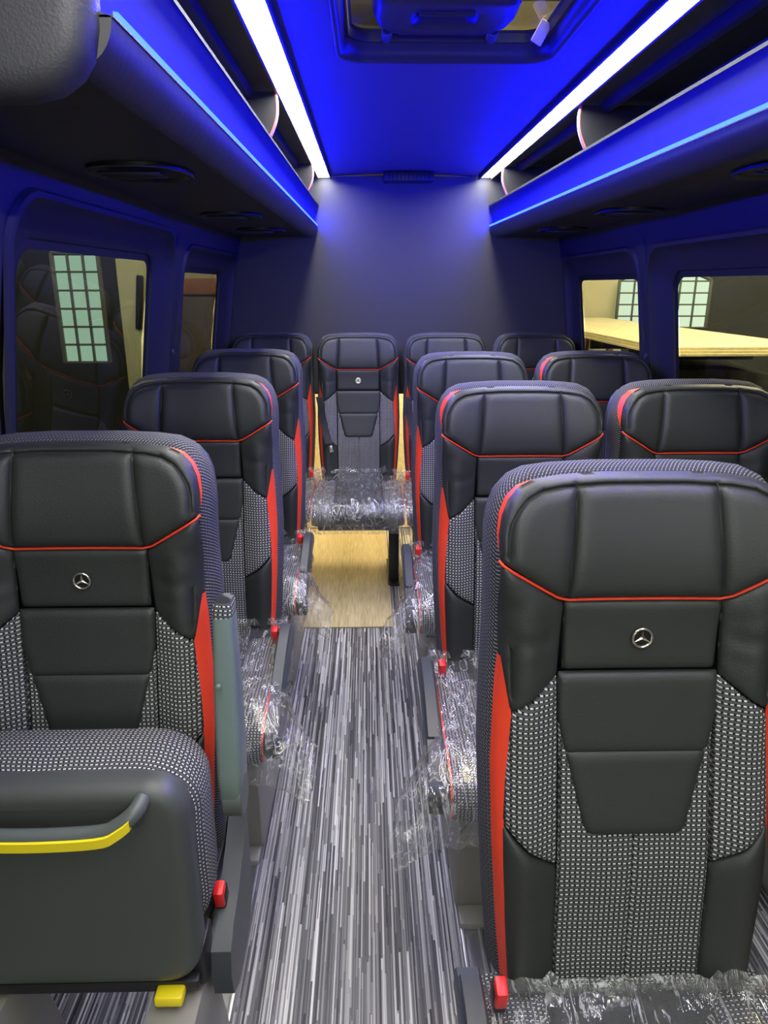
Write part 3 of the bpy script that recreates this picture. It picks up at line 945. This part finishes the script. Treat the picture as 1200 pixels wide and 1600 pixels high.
# luggage bay behind: pale panels
drr = struct(link('door_1', box('rear_door', (.17, 5.02, 1.0), (1.94, .04, 2.0), PLYW, 0)))
struct(link('wall_left.001', box('bay_side', (-.80, 4.52, 1.0), (.03, .96, 2.0), PLYW, 0)))
struct(link('wall_right.001', box('bay_side', (1.14, 4.52, 1.0), (.03, .96, 2.0), PLYW, 0)))
dr = link('door_hinge', box('hinge_plate', (-.245, 4.992, .86), (.10, .015, .05), STEEL, .003), drr)
link('hinge_pin', box('hinge_pin', (-.245, 4.98, .86), (.016, .016, .14), STEEL, .006), dr)

# ------------------------------------------------------------------ ceiling with hatch
HX0, HX1, HY0, HY1 = -.070, .462, 1.18, 2.055
CZ = 2.0
outer = [(-.72, -.7), (1.06, -.7), (1.06, 4.1), (-.72, 4.1)]
hole = rrect(HX0, HX1, HY0, HY1, .06, 8)
V2, F = fill2d(outer, [hole], .12)
V = [(x, y, CZ + .012 * (1 - ((x - CX) / .45) ** 2) if abs(x - CX) < .45 else CZ) for x, y in V2]
n = len(V); V += [(v[0], v[1], v[2] + .05) for v in V]
me = bpy.data.meshes.new('ceiling'); me.from_pydata(V, [], F + [tuple(reversed([i + n for i in f])) for f in F]); me.materials.append(CEILM)
me.polygons.foreach_set('use_smooth', [True] * len(me.polygons)); me.update()
struct(link('ceiling', me))
# roof over the luggage bay
struct(link('ceiling.001', box('bay_roof', (.17, 4.55, 2.02), (1.94, .98, .04), CEILM, 0)))
hatch = thing('roof_hatch', 'roof hatch with padded grey surround, glazed cover and black latch above the aisle', 'roof hatch', ((HX0 + HX1) / 2, (HY0 + HY1) / 2, CZ))
hx = (HX1 - HX0) / 2; hy = (HY1 - HY0) / 2
def hr(k, z, r=.06): return [(x, y, z) for x, y in rrect(-hx + k, hx - k, -hy + k, hy - k, r, 8)]
lay = [hr(-.010, .014, .07), hr(-.008, .006, .07), hr(-.002, .003, .065), hr(.006, .008, .06), hr(.012, .022, .06), hr(.016, .042, .06), hr(.022, .044, .06)]
VINYL = principled('grey_padded_vinyl', (.014, .014, .017), .38, bump=.6, bscale=14)
link('padded_surround', sweep('padded_surround', lambda i: lay[i], len(lay), VINYL, True, False, sharp=70), hatch)
lay = [hr(.019, .046, .06), hr(.022, .042, .058), hr(.026, .043, .056), hr(.028, .062, .055), hr(.034, .067, .05)]
link('hatch_frame', sweep('hatch_frame', lambda i: lay[i], len(lay), BLK, True, False), hatch)
bm = bmesh.new(); add_box(bm, (0, 0, .070), (2 * hx - .05, 2 * hy - .05, .005), 0)
hg = link('hatch_glass', bm_mesh('hatch_glass', bm, glass_mat('hatch_glass', (.80, .78, .60), .03)), hatch)
bm = bmesh.new()
for yy in (.10,): add_box(bm, (0, yy, .062), (2 * hx - .06, .020, .010), .006)
link('hatch_bar', bm_mesh('hatch_bar', bm, SHELL), hatch)
# latch: moulded body with a finger opening and two round pivots
o3 = [(-.10, .355), (-.13, .335), (-.155, .30), (-.165, .24), (-.16, .12), (.16, .12), (.165, .24), (.155, .30), (.13, .335), (.10, .355)]
h3 = rrect(-.062, .062, .20, .275, .015, 4)
V2, F = fill2d(o3, [h3], .02, (), (.004, .010, .018))
def lz(p): return .022 * (1 - min(1, min(polyd(p, o3), polyd(p, h3)) / .018)) ** 2
V = [(x - .02, y, .036 + lz((x, y)) - .10 * (y - .355) * -1 * 0) for x, y in V2]; n = len(V)
V += [(v[0], v[1], .072) for v in V]
FF = F + [tuple(reversed([i + n for i in f])) for f in F]
for lp in (resample(o3, .02), resample(h3, .02)):
    ix = [min(range(n), key=lambda i: (V2[i][0] - p[0]) ** 2 + (V2[i][1] - p[1]) ** 2) for p in lp]
    for i in range(len(ix)):
        a, b = ix[i], ix[(i + 1) % len(ix)]
        if a != b: FF.append((a, b, b + n, a + n))
lt = link('latch_body', bm_mesh_from('latch_body', V, FF, BLK, 60), hatch)
link('latch_handle', tube('latch_handle', [(-.082 + .124 * k / 8, .192 + .006 * sin(pi * k / 8), .040) for k in range(9)], .010, BLK, 10), lt)
for sx in (-1, 1):
    rings = [[(-.02 + sx * .128 + r * cos(2 * pi * k / 20), .360 + yy, .046 + r * sin(2 * pi * k / 20)) for k in range(20)] for yy, r in ((.03, .013), (-.02, .013), (-.022, .009), (-.016, .007))]
    link('latch_knob', sweep('latch_knob', lambda i: rings[i], 4, SHELL), lt)
link('latch_tag', box('latch_tag', (.222, .345, .045), (.028, .012, .050), principled('cream_plastic', (.7, .66, .5), .5), .003, rot=(.3, .5, 0)), hatch)

# small speaker grille at the top of the back wall
sp = thing('ceiling_speaker', 'small black grille box where the ceiling meets the back wall', 'speaker', (.205, 3.955, CZ))
link('speaker_body', box('speaker_body', (0, -.02, -.014), (.25, .10, .045), BLK, .006), sp)
bm = bmesh.new()
for k in range(11): add_box(bm, (-.10 + k * .02, -.073, -.016), (.010, .006, .026), .001)
link('speaker_grille', bm_mesh('speaker_grille', bm, DARK), sp)

# ------------------------------------------------------------------ ceiling lamps and luggage racks
for x, lab in ((-.222, 'long white lamp strip along the left edge of the ceiling'), (.602, 'long white lamp strip along the right edge of the ceiling')):
    t = thing('ceiling_lamp', lab, 'lamp', (x, 0, CZ), 'white ceiling lamp strips')
    bm = bmesh.new()
    for dx in (-.032, .032): add_box(bm, (dx, 1.70, -.007), (.008, 4.56, .022), .002)
    add_box(bm, (0, 1.70, .0), (.06, 4.56, .008), .002)
    link('lamp_housing', bm_mesh('lamp_housing', bm, WALLM), t)
    link('lamp_diffuser', mesh('lamp_diffuser', [(-.028, -.55, -.008), (.028, -.55, -.008), (.028, 3.975, -.008), (-.028, 3.975, -.008)], [(0, 1, 2, 3)], WHITE_LED, False), t)

def lerp(a, b, t): return a + (b - a) * t
def rack(side, y0, y1, lab):
    # inner (aisle) x of LED line at both ends
    if side < 0: XL = lambda y: lerp(-.291, -.268, (y - .93) / 3.07)
    else: XL = lambda y: lerp(.690, .641, (y - 1.39) / 2.61)
    t = thing('luggage_rack', lab, 'luggage rack', (XL(y0), y0, 1.70), 'overhead luggage racks')
    ox, oy, oz = t.location
    sg = side                                    # direction towards the wall
    def pt(d, y, z): return (XL(y) + sg * d - ox, y - oy, z - oz)
    def strip(name, prof, mat, closed=True, a=y0, b=y1, n=2, par=t, sharp=35):
        return link(name, sweep(name, lambda i: [pt(d, lerp(a, b, i / (n - 1)), z) for d, z in prof], n, mat, closed, closed, sharp=sharp), par)
    zL, zT = 1.766, 1.858
    wall_d = (lambda z: abs(wallx(z) - (-.28)) - .004)
    f = strip('fascia', [(.020, zL - .004), (.010, zL + .03), (-.001, zL + .065), (-.010, zT), (.008, zT + .006), (.022, zT), (.028, zL + .002)], FASC, sharp=50)
    strip('edge_trim', [(-.014, zT - .003), (-.014, zT + .004), (-.004, zT + .010), (.014, zT + .009), (.018, zT + .001), (.010, zT + .006), (-.004, zT + .006), (-.010, zT + .001)], TRIM, par=f)
    pad_ = []
    for k in range(9):
        a = pi / 2 * k / 8
        pad_.append((.046 - .050 * cos(a), 1.757 - .052 * sin(a) + .0))
    pd = [(.020, zL)] + pad_ + [(.050, 1.720), (.03, 1.758)]
    strip('padded_edge', pd, PADM, n=2, sharp=60)
    wdb = (lambda z: (wallx(z) + .0))
    # underside, rising gently then meeting the wall
    def up(i, y): return None
    prof = lambda y: [(XL(y) + sg * .046, 1.706), ((wallx(1.70) + .012) if side < 0 else 2 * CX - wallx(1.70) - .012, 1.704), ((wallx(1.73) + .012) if side < 0 else 2 * CX - wallx(1.73) - .012, 1.73), (XL(y) + sg * .046, 1.722)]
    ys = [y0 + .002, y1]
    link('underside', sweep('underside', lambda i: [(x - ox, ys[i] - oy, z - oz) for x, z in prof(ys[i])], 2, UNDER), t)
    # blue light line resting on the added light-blocking strip
    strip('blue_lamp_line', [(-.006, zL - .007), (-.006, zL + .001), (.000, zL + .002), (.000, zL - .007)], BLUE_LED, a=y0 + .02)
    strip('led_light_block', [(-.0065, zL - .0075), (.024, zL - .0075), (.024, zL - .010), (-.0065, zL - .010)], PADM, par=f)  # added strip, stops the blue light from spilling downward
    # dividers inside the rack with red and white piped edge
    for yd in ((2.28, 3.52) if side < 0 else (1.0, 2.42, 3.60)):
        if yd < y0: continue
        pts = []
        zb = zT + .006; zt = CZ - .006
        N_ = 12
        edge = [(.055 - .045 * abs(2 * k / N_ - 1) ** 2 * 1.0 if False else .010 + .050 * sin(pi * (k / N_) * .5) , lerp(zb, zt, k / N_)) for k in range(N_ + 1)]
        zt = CZ - .012
        edge = [(.006 - .026 * (k / N_) - .014 * sin(pi * k / N_), lerp(zb, zt, k / N_)) for k in range(N_ + 1)]
        ring = edge + [(.30, zt), (.30, zb - .1), (.02, zb - .1)]
        dv = link('rack_divider', sweep('rack_divider', lambda i: [pt(d, yd + (-.006, .006)[i], z) for d, z in ring], 2, DARK), t)
        link('divider_piping', tube('divider_piping', [pt(d - .001, yd - .004, z) for d, z in edge], .0035, principled('pink_piping', (.75, .15, .15), .4), 8), dv)
        link('divider_edge', tube('divider_edge', [pt(d - .001, yd + .005, z) for d, z in edge], .004, principled('pale_piping', (.6, .6, .62), .4), 8), dv)
    # ceiling side rail of the opening
    strip('upper_rail', [(.045, CZ - .002), (.045, CZ - .030), (.060, CZ - .034), (.068, CZ - .002)], WALLM)
    # air outlets under the rack
    for yv in ((1.70, 2.72, 3.42) if side < 0 else (1.62, 2.55, 3.35)):
        cx = XL(yv) + sg * .205 - ox
        hxx = .105 ; hyy = .125
        el = [(cx + hxx * math.copysign(abs(cos(2 * pi * k / 40)) ** .8, cos(2 * pi * k / 40)), yv - oy + hyy * math.copysign(abs(sin(2 * pi * k / 40)) ** .8, sin(2 * pi * k / 40))) for k in range(40)]
        rings = [[(cx + (x - cx) * q, yv - oy + (y - (yv - oy)) * q, z - oz) for x, y in el] for q, z in ((1.0, 1.7065), (1.0, 1.699), (.95, 1.696), (.90, 1.698), (.86, 1.703))]
        V_ = link('air_outlet', sweep('air_outlet', lambda i: rings[i], len(rings), BLK), t)
        link('outlet_rim', tube('outlet_rim', [(x, y, 1.697 - oz) for x, y in el], .0018, SHELL, 6, True), V_)
        bm = bmesh.new()
        for q in range(3):
            add_box(bm, (cx - .01, yv - oy - .060 + q * .030, 1.694 - oz - .001), (.13, .018 if q == 0 else .010, .006), .002, rot=(.3, 0, 0))
        link('outlet_louvre', bm_mesh('outlet_louvre', bm, CAPM), V_)
    return t, XL
rl, XLl = rack(-1, .935, 3.992, 'left overhead luggage rack with blue lit front and grey end cap')
rr_, XLr = rack(1, .60, 3.992, 'right overhead luggage rack with blue lit front running out of view')
# end cap of the left rack (rounded grey moulding with an oval finger hole)
ox, oy, oz = rl.location
x_in = -.293; x_out = -.66
o2 = [(x_out, 1.666), (-.385, 1.669), (-.350, 1.677), (-.325, 1.693), (-.308, 1.716), (-.301, 1.745), (-.299, 1.78), (-.306, 1.875), (-.318, 1.95), (x_out, 1.96)]
hole = [(-.358 + .030 * cos(2 * pi * k / 24), 1.800 + .018 * sin(2 * pi * k / 24)) for k in range(24)]
V2, F = fill2d(o2, [hole], .03, (), (.003, .009, .018, .03))
V = []
for q, (x, z) in enumerate(V2):
    d = polyd((x, z), o2); V.append((x - ox, .900 - oy + .026 * (1 - sqrt(max(0, 1 - (1 - min(1, d / .030)) ** 2))), z - oz))
n = len(V)
for x, z in V2: V.append((x - ox, .940 - oy, z - oz))
FF = F + [tuple(reversed([i + n for i in f])) for f in F]
def loopidx(lp):
    idx = []
    for p in lp:
        idx.append(min(range(n), key=lambda i: (V2[i][0] - p[0]) ** 2 + (V2[i][1] - p[1]) ** 2))
    return idx
for lp in (resample(o2, .03), resample(hole, .03)):
    ix = loopidx(lp)
    for i in range(len(ix)):
        a, b = ix[i], ix[(i + 1) % len(ix)]
        if a != b: FF.append((a, b, b + n, a + n))
link('end_cap', bm_mesh_from('end_cap', V, FF, CAPM), rl)

# ------------------------------------------------------------------ workshop outside the van
OUTW = principled('workshop_wall_paint', (.50, .47, .33), .8, var=.15, vscale=1.5)
DKW = principled('workshop_dark_wall', (.03, .032, .03), .8)
struct(link('ground', box('ground', (.5, 5, -.48), (30, 34, .05), principled('workshop_concrete', (.16, .155, .14), .7, var=.2, vscale=2), 0)))
struct(link('workshop_ceiling', box('workshop_ceiling', (.5, 5, 4.6), (26, 30, .1), OUTW, 0)))
struct(link('workshop_wall', box('workshop_wall', (1.80, 9.4, 2.0), (2.9, .2, 5.0), OUTW, 0)))
struct(link('workshop_wall', box('workshop_wall_dark', (8.4, 9.42, 2.0), (10.4, .2, 5.0), DKW, 0)))
struct(link('workshop_wall', box('workshop_wall_side', (9.5, 4, 2.0), (.2, 14, 5.0), DKW, 0)))
DAYL = emission('daylight_pane', (.80, 1.0, .86), 1.6)
def grid_window(name, lab, loc, w, h, nx, nz, rot=0, bow=0, mat=DAYL):
    t = thing(name, lab, 'window', loc); t.rotation_euler = (0, 0, rot)
    V = []; F = []
    m = 16
    for i in range(m + 1):
        x = -w / 2 + w * i / m
        for z, k in ((0, 0), (h, 1)):
            V.append((x, .03, z - bow * k * (2 * i / m - 1) ** 2 * .8 + (0)))
    for i in range(m): F.append((2 * i, 2 * i + 2, 2 * i + 3, 2 * i + 1))
    link('glazing', mesh('glazing', V, F, mat, False), t)
    bm = bmesh.new()
    for i in range(nx + 1):
        x = -w / 2 + w * i / nx; hh = h - bow * (2 * i / nx - 1) ** 2 * .8
        add_box(bm, (x, 0, hh / 2), (.030 if i % 3 == 0 else .016, .04, hh), .004)
    for j in range(nz):
        add_box(bm, (0, 0, h * j / nz), (w, .04, .018), .004)
    m2 = tube('top', [(-w / 2 + w * i / m, 0, h - bow * (2 * i / m - 1) ** 2 * .8) for i in range(m + 1)], .022, BLK, 8)
    bm.from_mesh(m2)
    link('glazing_bars', bm_mesh('glazing_bars', bm, principled('grey_green_steel', (.10, .11, .09), .5)), t)
    return t
grid_window('industrial_window', 'bright many-paned workshop window seen through the right side windows', (3.70, 9.22, .95), 1.15, .70, 6, 5, 0, .16)
grid_window('industrial_window', 'pale green many-paned workshop window seen through the left window', (-2.55, 6.60, .80), .40, .93, 3, 6, radians(0), 0, emission('green_daylight_pane', (.62, .95, .78), 1.5))
# plywood sheets on a parked vehicle right of the van
ps = thing('plywood_stack', 'long pale plywood sheets laid flat outside the right windows', 'plywood', (2.46, 6.95, 0))
ps.rotation_euler = (0, 0, radians(1.5))
bm = bmesh.new()
for k in range(3): add_box(bm, (.0 + .01 * k, .02 * k, 1.025 + .019 * k), (1.12, 4.4, .018), .002)
link('sheet', bm_mesh('plywood_sheets', bm, PLYW), ps)
ts = thing('timber_trestle', 'dark timber trestle holding the far end of the plywood sheets', 'trestle', (2.42, 8.75, -.455))
bm = bmesh.new()
add_box(bm, (0, 0, 1.43), (1.1, .09, .07), .006); add_box(bm, (0, 0, .6), (1.0, .05, .05), .006)
for xx in (-.5, -.2, .2, .5): add_box(bm, (xx, 0, .70), (.07, .07, 1.40), .006)
link('trestle_frame', bm_mesh('trestle_frame', bm, principled('raw_timber', (.25, .10, .04), .7)), ts)
# dark car under/in front of it
car = thing('parked_car', 'dark parked car below the plywood outside the right window', 'car', (2.55, 5.6, -.455))
rings = []
prof = [(-2.1, .55, .60), (-1.95, .80, .74), (-1.2, .98, .80), (-.7, 1.02, .80), (-.2, 1.30, .66), (.6, 1.36, .64), (1.3, 1.30, .64), (1.9, .95, .74), (2.1, .60, .66)]
for y, z, w in prof:
    rings.append([(-w, y, .25), (-w * 1.05, y, .5), (-w, y, z * .72), (-w * .82, y, z * .97), (-w * .4, y, z), (w * .4, y, z), (w * .82, y, z * .97), (w, y, z * .72), (w * 1.05, y, .5), (w, y, .25)])
rk = bmesh.new()
for yy in (.1, 1.1): add_box(rk, (0, yy, 1.415), (1.0, .06, .115), .01)
link('roof_rack', bm_mesh('roof_rack', rk, BLK), car)
link('car_body', sweep('car_body', lambda i: rings[i], len(rings), principled('dark_green_paint', (.02, .024, .02), .25, coat=.4), sharp=70), car)
for yy in (-1.3, 1.3):
    for xx in (-.72, .72):
        link('wheel', cyl_x('wheel', (xx, yy, .33), .33, .2, BLK), car)
# left side: wall strips, brown beam, doorway shapes
struct(link('workshop_wall', box('workshop_wall_left', (-3.9, 9.42, 2.0), (7.4, .2, 5.0), DKW, 0)))
struct(link('workshop_wall', box('workshop_wall_far_left', (-7.8, 3, 2.0), (.2, 16, 5.0), DKW, 0)))
pn = thing('wall_partition', 'cream painted partition with a dark opening seen through the left window', 'partition', (-2.28, 7.40, -.45))
link('partition_panel', box('partition_panel', (0, 0, 1.08), (.36, .08, 2.16), OUTW, .01), pn)
bm = bmesh.new(); add_box(bm, (.02, -.055, 1.75), (.07, .03, .52), .02, rot=(0, .12, 0)); link('dark_coat', bm_mesh('dark_shape', bm, BLK), pn)
link('cardboard', box('cardboard', (.11, -.06, 1.25), (.10, .04, .30), principled('cardboard_brown', (.35, .22, .10), .8), .004), pn)
sh = thing('workshop_shelf', 'brown timber beam over a grey cabinet seen through the rear left window', 'shelf', (-1.70, 7.9, -.45))
link('beam', box('beam', (0, 0, 1.90), (.80, .25, .16), principled('brown_timber', (.30, .13, .055), .6), .01), sh)
link('cabinet', box('cabinet', (0, .05, .90), (.80, .4, 1.80), principled('grey_brown_cabinet', (.10, .08, .07), .6), .01), sh)
link('shelf_back', box('shelf_back', (0, .12, 2.25), (.80, .1, .55), OUTW, .01), sh)

# ------------------------------------------------------------------ lights (workshop lamps, bay lamp, added fill lights)
def area(name, loc, rot, sx, sy, e, col):
    l = bpy.data.lights.new(name, 'AREA'); l.shape = 'RECTANGLE'; l.size = sx; l.size_y = sy; l.energy = e; l.color = col
    o = bpy.data.objects.new(name, l); COL.objects.link(o); o.location = loc; o.rotation_euler = rot
    return o
area('workshop_lamp', (4.2, 6.0, 4.3), (0, 0, 0), 2.5, 5, 620, (1, .92, .66))
area('workshop_lamp', (-3.2, 4.6, 4.3), (0, 0, 0), 2.0, 4, 230, (1, .92, .70))
area('hatch_fill', (.5, 2.6, 3.4), (pi, 0, 0), 2.0, 3, 1100, (1, .90, .62))  # unseen lamp added above the van, aimed up to brighten the hatch view
area('bay_lamp', (.17, 4.55, 1.55), (0, 0, 0), 1.2, .4, 40, (1, .84, .50))

area('front_fill', (.17, -2.0, 1.75), (radians(90 - 12), 0, 0), 1.7, 1.1, 22, (.93, 1, .92))  # added lamp behind the camera brightening seat fronts, stands in for windscreen daylight
w = bpy.data.worlds.new('World'); SC.world = w; w.use_nodes = True
bg = w.node_tree.nodes['Background']; bg.inputs[0].default_value = (.92, .97, .90, 1); bg.inputs[1].default_value = .32

# ------------------------------------------------------------------ camera
cam = bpy.data.cameras.new('camera'); co = bpy.data.objects.new('camera', cam); COL.objects.link(co)
cam.sensor_fit = 'VERTICAL'; cam.sensor_height = 36; cam.sensor_width = 27; cam.lens = 1109 / 1600 * 36
cam.clip_start = .02
co.location = (0, 0, 1.47)
co.rotation_mode = 'XYZ'
co.rotation_euler = (pi / 2 - radians(17.77), 0, -radians(1.19))
SC.camera = co
SC.view_settings.view_transform = 'Standard'; SC.view_settings.look = 'None'
SC.view_settings.exposure = 0; SC.view_settings.gamma = 1
SC.view_settings.use_curve_mapping = False
SC.cycles.max_bounces = 10; SC.cycles.transparent_max_bounces = 16
